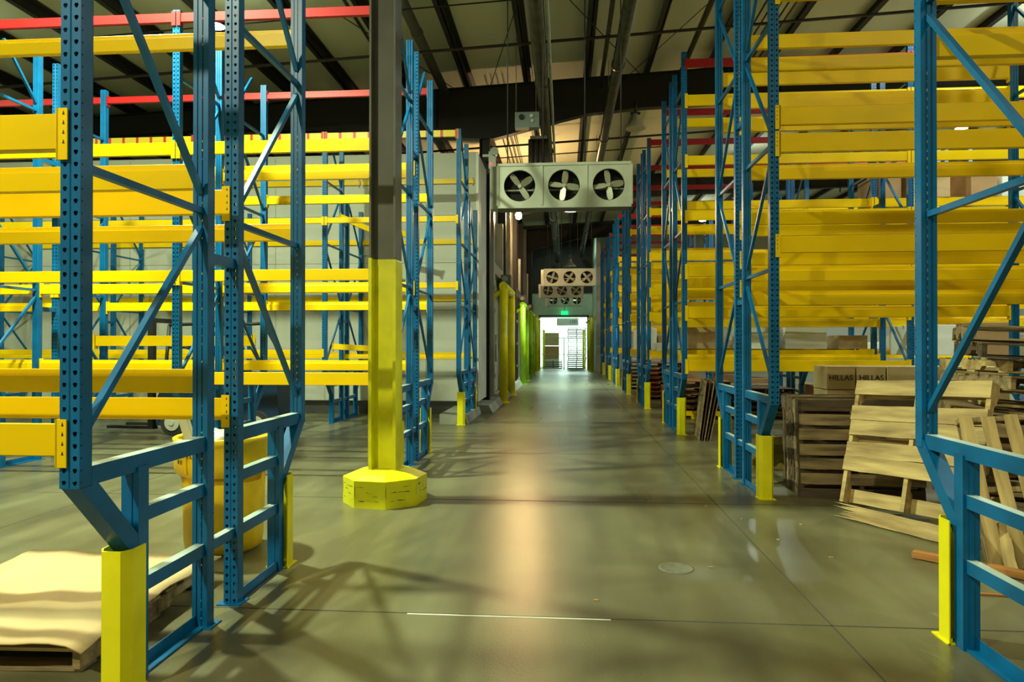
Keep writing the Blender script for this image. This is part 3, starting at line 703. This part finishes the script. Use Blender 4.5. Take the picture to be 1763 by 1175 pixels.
# ------------------------------------------------------------------ pallets
def board(name, L, W, T, m, seed=0, jag=False):
    """board along x, centred; slightly irregular, optional splintered left end"""
    q = random.Random(seed); bm = bmesh.new(); n = 7
    rows_ = []
    for i in range(n+1):
        x = -L/2+L*i/n; dz = q.uniform(-.0025, .0025); w0 = W/2+q.uniform(-.003, .003); w1 = W/2+q.uniform(-.003, .003)
        if jag and i == 0: x += .0
        rows_.append([bm.verts.new(p) for p in ((x, -w0, -T/2+dz), (x, w1, -T/2+dz), (x, w1, T/2+dz), (x, -w0, T/2+dz))])
    for a, b in zip(rows_, rows_[1:]):
        for i in range(4): bm.faces.new((a[i], a[(i+1) % 4], b[(i+1) % 4], b[i]))
    bm.faces.new(rows_[0][::-1]); bm.faces.new(rows_[-1])
    if jag:
        for k in range(7):
            y0 = -W/2+W*k/7; y1 = y0+W/7; l = q.uniform(.05, .26)
            vs = [bm.verts.new(p) for p in ((-L/2, y0, -T/2), (-L/2, y1, -T/2), (-L/2, y1, T/2), (-L/2, y0, T/2), (-L/2-l, (y0+y1)/2+q.uniform(-.01, .01), 0))]
            for f in ((0, 1, 4), (1, 2, 4), (2, 3, 4), (3, 0, 4)): bm.faces.new([vs[i] for i in f])
    return mesh(name, bm, m)
BD = {}
def bd(L, W, T, m, s, jag=False):
    k = (L, W, T, m.name, s % 5, jag)
    if k not in BD: BD[k] = board('board', L, W, T, m, s, jag)
    return BD[k]
def make_pallet(label, m, m2=None, L=1.22, D=1.02, top=(0, 1, 2, 3, 4, 5, 6), ntop=7, bottom=3, seed=0, bw=None, cat='pallet', name='wooden_pallet', jagi=None):
    """deck boards along x, stringers along y; base at z=0"""
    t = thing(name, label, cat); q = random.Random(seed); m2 = m2 or m
    for k in (-1, 0, 1):
        bm = bmesh.new(); x = k*(L/2-.02)
        # notched stringer
        prof = [(-D/2, .02), (-D/2, .108), (D/2, .108), (D/2, .02), (D*.36, .02), (D*.33, .055), (D*.16, .055), (D*.13, .02), (-D*.13, .02), (-D*.16, .055), (-D*.33, .055), (-D*.36, .02)]
        # split into pieces for planar caps
        A = [bm.verts.new((x-.019, a, b)) for a, b in prof]; B = [bm.verts.new((x+.019, a, b)) for a, b in prof]
        for i in range(len(prof)): bm.faces.new((A[i], A[(i+1) % len(prof)], B[(i+1) % len(prof)], B[i]))
        bm.faces.new(A[::-1]); bm.faces.new(B)
        obj('stringer', bm, m2, t)
    for i in top:
        y = -D/2+.05+(D-.1)*i/(ntop-1)
        o = link('deck_board', bd(L, bw or (.115 if ntop < 8 else .09), .016, m if q.random() < .75 else m2, q.randrange(50), jag=(jagi == i)), t, (q.uniform(-.006, .006), y, .117), (0, 0, q.uniform(-.012, .012)))
    for i in range(bottom):
        y = -D/2+.06+(D-.12)*i/(bottom-1)
        link('bottom_board', bd(L, .11, .016, m2, q.randrange(50)), t, (0, y, .011), (0, 0, q.uniform(-.01, .01)))
    return remember(t)
PAL_A = make_pallet('pallet', WOODA, seed=1, name='wooden_pallet', top=(1.76, 2.6, 3.76, 4.6, 6), ntop=7, bw=.124)
PAL_B = make_pallet('pallet', WOODB, WOODC, seed=2)
PAL_C = make_pallet('pallet', WOODB, WOODB, seed=5)
PAL_D = make_pallet('pallet', WOODC, WOODC, seed=7)
PAL_O = make_pallet('pallet', WOODO, WOODC, seed=8)
def place(root, loc, M, label, group, first=[]):
    """M 3x3 rotation matrix"""
    e = M.to_euler()
    if root.name not in first:
        first.append(root.name); root.location = loc; root.rotation_euler = e; root['label'] = label; root['group'] = group; return root
    return dup(root, loc, e, label, group)
def leaning(root, P0, d, lean, label, group, side=1, W=1.22, Dp=1.02, roll=0, decks='toward', upaxis='y'):
    """pallet stood on edge: P0 bottom-left corner on the floor, d = horizontal dir along the bottom, lean degrees backward"""
    d = Vector((d[0], d[1], 0)).normalized(); n = Vector((-d.y, d.x, 0))  # horizontal, away from viewer
    up = (Vector((0, 0, 1))*math.cos(R(lean)) + n*math.sin(R(lean)))
    if roll: 
        r_ = Matrix.Rotation(R(roll), 3, up.cross(d)); d2 = r_ @ d; up = r_ @ up; d = d2
    zf = d.cross(up)                      # deck normal, toward the viewer
    if upaxis == 'y': X, Y_ = d, up; hx, hy = W/2, Dp/2
    else: X, Y_ = up, -d; hx, hy = W/2, Dp/2
    Z = X.cross(Y_)
    M = Matrix((X, Y_, Z)).transposed()
    # centre of deck plane: origin is base centre (bottom boards), deck at z=.125 toward viewer
    if upaxis == 'y': c = Vector(P0) + d*hx + up*hy
    else: c = Vector(P0) + d*hy + up*hx
    c = c - Z*.125
    return place(root, c, M, label, group)
# bright broken pallet leaning at the right of the aisle
leaning(PAL_A, (2.56, 6.62, .14), (.50, -.86), 17, 'bright broken pallet leaning at the front of the right-hand pallet heap', 'leaning pallets', W=1.22, Dp=1.15, roll=-3)
PAL_A.scale = (1, 1.13, 1)
bl = link('loose_board', board('loose_board', .92, .13, .018, WOODA, 4, True), None, (2.87, 6.02, .07)); 
bl.rotation_euler = (R(70), 0, math.atan2(-.86, .5)); tag(bl, 'splintered pale board on the floor below the bright leaning pallet', 'board')
# dark pallets stood on edge behind it
for k in range(6):
    leaning((PAL_B, PAL_C, PAL_D)[k % 3], (2.46+.02*k, 7.32+.16*k, 0), (1, -.06), 6, 'weathered pallet stood on edge left of the bright leaning pallet, %s from the front' % ORD[k], 'pallets stood on edge')
# slanting pallets seen through the near right frame
leaning(make_pallet('p', WOODA, WOODB, seed=21, ntop=9, top=(0, 1, 2, 3, 4, 5, 6, 7, 8), L=1.12, D=1.3), (3.05, 5.15, 0), (.93, -.30), 22, 'pallet leaning upright with steep slats behind the near right rack frame', 'leaning pallets', upaxis='x', W=1.12, Dp=1.3, roll=-6)
leaning(PAL_C, (3.25, 5.55, 0), (.9, -.3), 20, 'second steep pallet leaning right behind the slatted one', 'leaning pallets', roll=3)
# heap of flat pallets
q = random.Random(5); z = 0
for k in range(12):
    root = (PAL_B, PAL_C, PAL_A, PAL_C, PAL_A)[k % 5]
    M = Euler((R(q.uniform(-.8, .8)), R(3), R(-12+q.uniform(-14, 14)))).to_matrix()
    sc = place(root, (4.2+q.uniform(-.1, .1), 6.3+q.uniform(-.12, .12), z+.05), M, 'flat pallet in the tall messy heap at right, %s from the bottom' % ORD[k], 'pallets in the right heap'); sc.scale = (1, 1, 1); z += .142
z = 0
for k in range(10):
    M = Euler((R(q.uniform(-.5, .5)), R(-1), R(70+q.uniform(-10, 10)))).to_matrix()
    sc = place((PAL_C, PAL_B, PAL_D)[k % 3], (5.45+q.uniform(-.1, .1), 6.3+q.uniform(-.1, .1), z+.03), M, 'flat pallet in the far right heap at the picture edge, %s from the bottom' % ORD[k], 'pallets at the far right heap'); sc.scale = (1, 1, 1); z += .142
# loose boards on the floor
def loose(label, a, b, W, T, m, seed, jag=False, tilt=0):
    a = Vector(a); b = Vector(b); d = b-a; L = d.length
    o = link('loose_board', board('loose_board', L, W, T, m, seed, jag)); o.location = (a+b)/2
    o.rotation_euler = (tilt, -math.asin(d.z/L), math.atan2(d.y, d.x)); tag(o, label, 'board', 'loose boards'); return o
loose('orange-brown loose board lying on the floor pointing at the aisle', (2.62, 5.36, .03), (3.35, 4.72, .03), .085, .045, WOODO, 3)
loose('narrow light stringer leaning down from the bright pallet beside the guard', (2.86, 5.02, .03), (3.12, 5.62, .58), .06, .04, WOODA, 4)
loose('short light board leaning close behind the yellow guard', (3.1, 5.0, .03), (3.3, 5.5, .42), .07, .03, WOODA, 6)
loose('thin splinter of wood on the floor left of the near right guard', (2.42, 4.62, .008), (2.85, 4.55, .008), .018, .012, WOODO, 6)
loose('pale board on the floor under the near right frame', (2.9, 4.45, .02), (3.7, 3.85, .02), .07, .03, WOODA, 8)
for k, (x, y) in enumerate(((1.05, 5.0), (1.62, 6.4), (1.75, 5.75), (2.0, 5.3), (1.4, 6.9), (2.1, 6.25), (.2, 4.3))):
    bm = bmesh.new(); box(bm, (x, y, .004), (.03, .012, .006), Matrix.Rotation(k, 3, 'Z')); o = obj('wood_chip', bm, WOODA); tag(o, 'tiny wood chip lying on the aisle floor', 'wood chip', 'wood chips on the aisle floor')
# brown boards leaning at the end of the third right row
for k in range(5):
    bm = bmesh.new(); box(bm, (0, 0, .5), (1.0, .014, 1.0)); o = obj('leaning_panel', bm, BROWN if k % 2 else WOODB, None, (2.82, 12.18-.035*k, 0), (R(-6), R(0), R(4)))
    o.location = (2.30+.04*k, 12.1-.02*k, 0); o.rotation_euler = (0, R(-8+k), R(90)); o.rotation_euler = (R(7+k*1.2), 0, R(84)); 
    tag(o, 'thin brown board leaning on the end of the third right rack row, %s one' % ORD[k], 'board', 'brown boards leaning on a rack')
# left pallet with cardboard
PL = make_pallet('pale wooden pallet under a cardboard sheet beneath the near left rack', WOODA, WOODB, L=1.22, D=1.22, seed=9)
PL.location = (-2.98, 3.78, 0); PL.rotation_euler = (0, 0, R(2)); PL.scale = (1, 1.05, 1)
bm = bmesh.new(); N = 16; q = random.Random(2); V = []
for i in range(N+1):
    rowv = []
    for jx in range(N+1):
        u = i/N-.5; v = jx/N-.5; ex = q.uniform(-.012, .012) if jx in (0, N) else 0; ey = q.uniform(-.012, .012) if i in (0, N) else 0
        z = .008*math.sin(v*19+1)+.012*math.sin(u*7+v*3)+ .01*max(0, math.sin(v*8))
        if jx == N and q.random() < .5: z -= .02
        rowv.append(bm.verts.new((v*1.32+ex, u*1.42+ey, z)))
    V.append(rowv)
for i in range(N):
    for jx in range(N): bm.faces.new((V[i][jx], V[i][jx+1], V[i+1][jx+1], V[i+1][jx])).smooth = True
cs = obj('cardboard_sheet', bm, CARD, None, (-2.98, 3.78, .162), (0, 0, R(2)))
md = cs.modifiers.new('thick', 'SOLIDIFY'); md.thickness = .008; tag(cs, 'creased brown cardboard sheet lying on the pallet at lower left', 'cardboard sheet')

# ------------------------------------------------------------------ yellow bin
t = thing('waste_bin', 'large round yellow plastic bin standing behind the near left rack frames', 'bin', (-2.67, 5.2, 0))
bm = bmesh.new(); lathe(bm, [(.0, .0), (.24, 0), (.28, .03), (.292, .1), (.305, .55), (.31, .60), (.345, .62), (.352, .70), (.35, .84), (.365, .85), (.37, .885), (.355, .895), (.335, .885), (.33, .8), (.3, .5), (.0, .48)], 40, cap=False); obj('bin_body', bm, BIN, t)
for a in (R(250), R(310), R(200)): bm = bmesh.new(); bar(bm, (.353*math.cos(a), .353*math.sin(a), .64), (.353*math.cos(a), .353*math.sin(a), .84), .02, .012, Vector((math.cos(a), math.sin(a), 0))); obj('rib', bm, BIN, t)
for i, (s, z) in enumerate((('TOTAL', .77), ('RE', .72))):
    for k, ch in enumerate(s):
        a = R(232+k*6.2+(i*2)); r_ = .356
        text(ch, .045, t, (r_*math.cos(a), r_*math.sin(a), z), (R(90), 0, a+R(90)), INK, .001)
def lump(name, label, cat, loc, r, m, seed, sq=(1, 1, .6), parent=None):
    bm = bmesh.new(); bmesh.ops.create_icosphere(bm, subdivisions=4, radius=r); q = random.Random(seed)
    from mathutils import noise
    for v in bm.verts:
        n_ = noise.noise(v.co*14+Vector((seed, 0, 0)))*.3+noise.noise(v.co*35)*.16
        v.co = v.co*(1+n_); v.co.x *= sq[0]; v.co.y *= sq[1]; v.co.z *= sq[2]
    for f in bm.faces: f.smooth = True
    o = obj(name, bm, m, parent, loc); 
    if cat: tag(o, label, cat, 'trash in the yellow bin')
    return o
lump('plastic_wrap', 'crumpled clear plastic wrap on the right in the yellow bin', 'plastic wrap', (-2.53, 5.13, .88), .13, PLAST, 1)
lump('plastic_wrap', 'crumpled white plastic in the middle of the yellow bin', 'plastic wrap', (-2.69, 5.08, .86), .14, PLAST, 5)
lump('plastic_wrap', 'grey plastic scrap at the back of the yellow bin', 'plastic wrap', (-2.73, 5.33, .82), .15, PLAST, 8)
bm = bmesh.new(); box(bm, (0, 0, .11), (.09, .035, .3), Matrix.Rotation(R(-18), 3, 'Y')); bmesh.ops.bevel(bm, geom=list(bm.edges), offset=.015, segments=3, affect='EDGES')
o = obj('foam_scrap', bm, mat('foam', (.42, .42, .30), .8), None, (-2.91, 5.1, .8)); tag(o, 'pale rounded scrap sticking up at the left of the yellow bin', 'scrap')

# ------------------------------------------------------------------ forklift behind
t = thing('forklift', 'dark blue order picker truck parked in the aisle behind the second left row', 'forklift', (-6.1, 12.0, 0), (0, 0, R(-4)))
bm = bmesh.new(); extrude_prof(bm, [(-1.05, .18), (-1.1, .55), (-1.0, .78), (-.4, .82), (-.3, .55), (.5, .5), (.55, .95), (1.2, 1.0), (1.25, .2), (.6, .14), (-.7, .14)], -.5, .5, 'y')
for v in bm.verts: pass
obj('chassis', bm, NAVY, t)
bm = bmesh.new(); bx(bm, -.3, .25, -.28, .28, .55, .72); bx(bm, .18, .32, -.28, .28, .7, 1.25)
bmesh.ops.bevel(bm, geom=list(bm.edges), offset=.03, segments=2, affect='EDGES'); obj('seat', bm, SEATM, t)
bm = bmesh.new()
for sy in (-.45, .45):
    path_tube(bm, [(-.95, sy, .78), (-.85, sy, 1.95), (.45, sy, 2.0), (1.05, sy, .98)], .03, 8)
for x in (-.7, -.4, -.1, .2): tube(bm, (x, -.45, 1.98), (x, .45, 1.98), .02, 8)
for zz in (1.2, 1.55): tube(bm, (-.9, -.45, zz), (-.9, .45, zz), .02, 8)
obj('overhead_guard', bm, UBLK, t)
bm = bmesh.new()
for sy in (-.36, .36): bx(bm, -1.3, -1.2, sy-.05, sy+.05, .1, 2.05)
for zz in (.3, 1.1, 2.0): bx(bm, -1.3, -1.22, -.36, .36, zz, zz+.08)
obj('mast', bm, UBLK, t)
for sy in (-.25, .25): bm = bmesh.new(); bx(bm, -2.2, -1.25, sy-.05, sy+.05, .08, .13); obj('fork', bm, UBLK, t)
for (x, y) in ((-.72, -.47), (.85, -.47), (-.72, .47), (.85, .47)):
    bm = bmesh.new(); tube(bm, (x, y-.08, .23), (x, y+.08, .23), .23, 28); wv = obj('wheel', bm, RUBBER, t)
    bm = bmesh.new(); s = -1 if y < 0 else 1; tube(bm, (x, y+s*.08, .23), (x, y+s*.1, .23), .14, 20); tube(bm, (x, y+s*.1, .23), (x, y+s*.115, .23), .05, 12); obj('hub', bm, HUB, wv)
bm = bmesh.new(); tube(bm, (-.62, 0, .75), (-.45, 0, 1.15), .025, 8); lathe(bm, [(.15, 0), (.17, .015), (.15, .03)], 20, (-.45, 0, 1.13), cap=False); obj('steering_wheel', bm, UBLK, t)
lump('load_bag', 'dark crumpled cover hung over the truck guard', None, (-.25, -.1, 1.62), .42, SEATM, 4, (1.1, .7, .5), t)

# ------------------------------------------------------------------ cartons and goods
def carton(x, y, z, sx, sy, sz, m, label, group, txt=None, rot=0, tm=INK, tsize=.12):
    t = thing('carton', label, 'carton', (x, y, z), (0, 0, rot), group)
    bm = bmesh.new(); bx(bm, -sx/2, sx/2, -sy/2, sy/2, 0, sz); bmesh.ops.bevel(bm, geom=list(bm.edges), offset=.006, segments=1, affect='EDGES'); obj('box_body', bm, m, t)
    bm = bmesh.new(); bx(bm, -sx/2-.001, sx/2+.001, -.03, .03, sz-.06, sz+.002); obj('tape', bm, mat('tape', (.5, .42, .25), .35), t)
    if txt: text(txt, tsize, t, (0, -sy/2-.002, sz*.5), (R(90), 0, 0), tm)
    return t
# cartons below the beams between second and third right rows, HILLAS cartons
k = 0
for i in range(6):
    for jz in range(3):
        carton(3.95+i*.42, 10.35, jz*.34+.28, .40, .5, .33, CARD if jz < 3 else WCARD, 'tan carton behind the standing pallets, %s column from the left, %s layer' % (ORD[i], ORD[jz]), 'cartons on the floor behind the second right row', 'HILLAS' if jz == 2 and i in (0, 1) else None, tsize=.11)
place(PAL_B, (4.6, 10.35, 0), Matrix.Identity(3), 'pallet under the tan lettered cartons', 'pallets under goods'); place(PAL_B, (5.86, 10.35, 0), Matrix.Identity(3), 'pallet under the right end of the tan lettered cartons', 'pallets under goods'); place(PAL_C, (4.6, 10.35, .14), Matrix.Identity(3), 'upper pallet under the left end of the tan lettered cartons', 'pallets under goods'); place(PAL_C, (5.86, 10.35, .14), Matrix.Identity(3), 'upper pallet under the right end of the tan lettered cartons', 'pallets under goods')
gq = random.Random(9)
def goods(x0, x1, y, z, hmin, hmax, mats, rowlab, grp, n=0):
    x = x0; i = 0
    while x < x1:
        s = gq.uniform(.35, .9)
        while any(x-.12 < XR+3.78*kk < x+s+.12 for kk in range(5)): x += .06
        h = gq.uniform(hmin, hmax); m = gq.choice(mats)
        nm = {CARD2: 'brown', WCARD: 'white', CARD: 'tan', REDB: 'red'}[m]
        carton(x+s/2, y, z, s, 1.1, h, m, '%s carton of goods %s, %s from the aisle' % (nm, rowlab, ORD[min(i, 13)]), grp, None, gq.uniform(-.05, .05)); x += s+gq.uniform(.02, .5); i += 1
goods(6.0, 9.6, 12.59, 1.42, .35, .8, [WCARD, WCARD, CARD2], 'low in the third right row', 'goods low in the third right row')
goods(2.3, 5.8, 13.97, 1.52, .25, .45, [WCARD, WCARD, CARD], 'at the back of the third right row', 'goods at the back of the third right row')
goods(6.0, 9.6, 13.97, 4.379, .45, .62, [WCARD, CARD2, CARD], 'high in the third right row', 'goods high in the third right row')
goods(2.3, 9.5, 17.55, 1.45, .15, .42, [WCARD, WCARD, WCARD, CARD2], 'low in the fourth right row', 'goods low in the fourth right row')
goods(2.3, 5.8, 22.45, 1.45, .4, .8, [WCARD, CARD2, WCARD], 'low in the fifth right row', 'goods low in the fifth right row')
goods(2.5, 5.6, 17.55, 0, .5, .9, [REDB, CARD2], 'at floor level in the fourth right row', 'goods at floor level in the fourth right row')
goods(2.5, 4.5, 22.45, 0, .8, 1.0, [REDB, CARD2], 'at floor level in the fifth right row', 'goods at floor level in the fifth right row')
goods(5.4, 9.5, 15.9, 0, .5, 1.1, [WCARD, WCARD, CARD2], 'on the floor behind the third right row', 'goods behind the third right row')
# stacks of pallets on the floor beyond row 3
for s, (x, y, n_, rt) in enumerate(((3.0, 15.6, 6, PAL_O), (4.3, 15.4, 5, PAL_D), (2.9, 20.5, 8, PAL_O), (4.4, 16.6, 5, PAL_B), (3.0, 25.3, 8, PAL_O))):
    for k in range(n_): place(rt, (x+gq.uniform(-.03, .03), y+gq.uniform(-.03, .03), k*.136), Euler((0, 0, R(gq.uniform(-5, 5)))).to_matrix(), 'pallet in the %s short stack beyond the third right row, %s from the bottom' % (ORD[s], ORD[k]), 'short pallet stacks beyond the third right row')
# yellow low stop beam on floor between rows
bm = bmesh.new(); bx(bm, 2.6, 9.5, 15.05, 15.15, .06, .16)
for x in (2.8, 5, 7.2, 9.3): bx(bm, x-.05, x+.05, 15.02, 15.18, 0, .06)
o = obj('floor_stop_rail', bm, YEL); tag(o, 'low yellow stop rail on the floor behind the third right row', 'stop rail')
# heap of yellow wooden blocks behind the second right guard
for k in range(4):
    bm = bmesh.new(); box(bm, (0, 0, .05), (.5, .12, .1), Matrix.Rotation(R(k*7-10), 3, 'Z')); o = obj('timber_block', bm, mat('timber_yellow', (.30, .22, .03), .8, var=.5, vscale=6), None, (2.68+.02*k, 9.0-.02*k, .02+.105*k)); tag(o, 'yellowish timber block beside the second right rack row, %s from the floor' % ORD[k], 'timber block', 'timber blocks beside the right rack')
# far end: tall pallet stack, crates behind door
for k in range(20): place(PAL_D, (.86+gq.uniform(-.03, .03), 46.6, k*.137), Matrix.Identity(3), 'pallet in the tall stack inside the far doorway, %s' % ('%s from the bottom' % ORD[k] if k < 14 else '%s from the top' % ORD[19-k]), 'tall pallet stack at the dock')
for k in range(4): place(PAL_D, (-.75+gq.uniform(-.02, .02), 46.8, k*.14), Matrix.Identity(3), 'dark pallet in the low stack left in the far doorway, %s from bottom' % ORD[k], 'low dark pallet stack at the dock')
for k in range(2): carton(-.9, 49, k*.95+.6, 1.1, 1.0, .9, CARD2 if k == 0 else CARD, 'big brown carton behind the low pallet stack, %s one' % ('lower', 'upper')[k], 'dock cartons')
carton(-.9, 49, 0, 1.1, 1.0, .58, WCARD, 'white carton at the bottom of the dock pile', 'dock cartons')
bm = bmesh.new(); 
for z in (.95, 2.05): tube(bm, (-1.5, 45.5, z), (1.45, 45.5, z), .02, 8)
tube(bm, (0.0, 45.5, 0), (0.0, 45.5, 2.05), .03, 8); o = obj('barrier_rail', bm, GALV); tag(o, 'thin metal barrier rail across the far doorway', 'barrier')
for k, x in enumerate((-1.35, 1.32)):
    bm = bmesh.new(); tube(bm, (x, 45.9, 0), (x, 45.9, 2.6), .08, 16); o = obj('bollard', bm, SAFE); tag(o, 'yellow bollard just inside the far doorway, %s side' % ('left', 'right')[k], 'bollard', 'dock bollards')
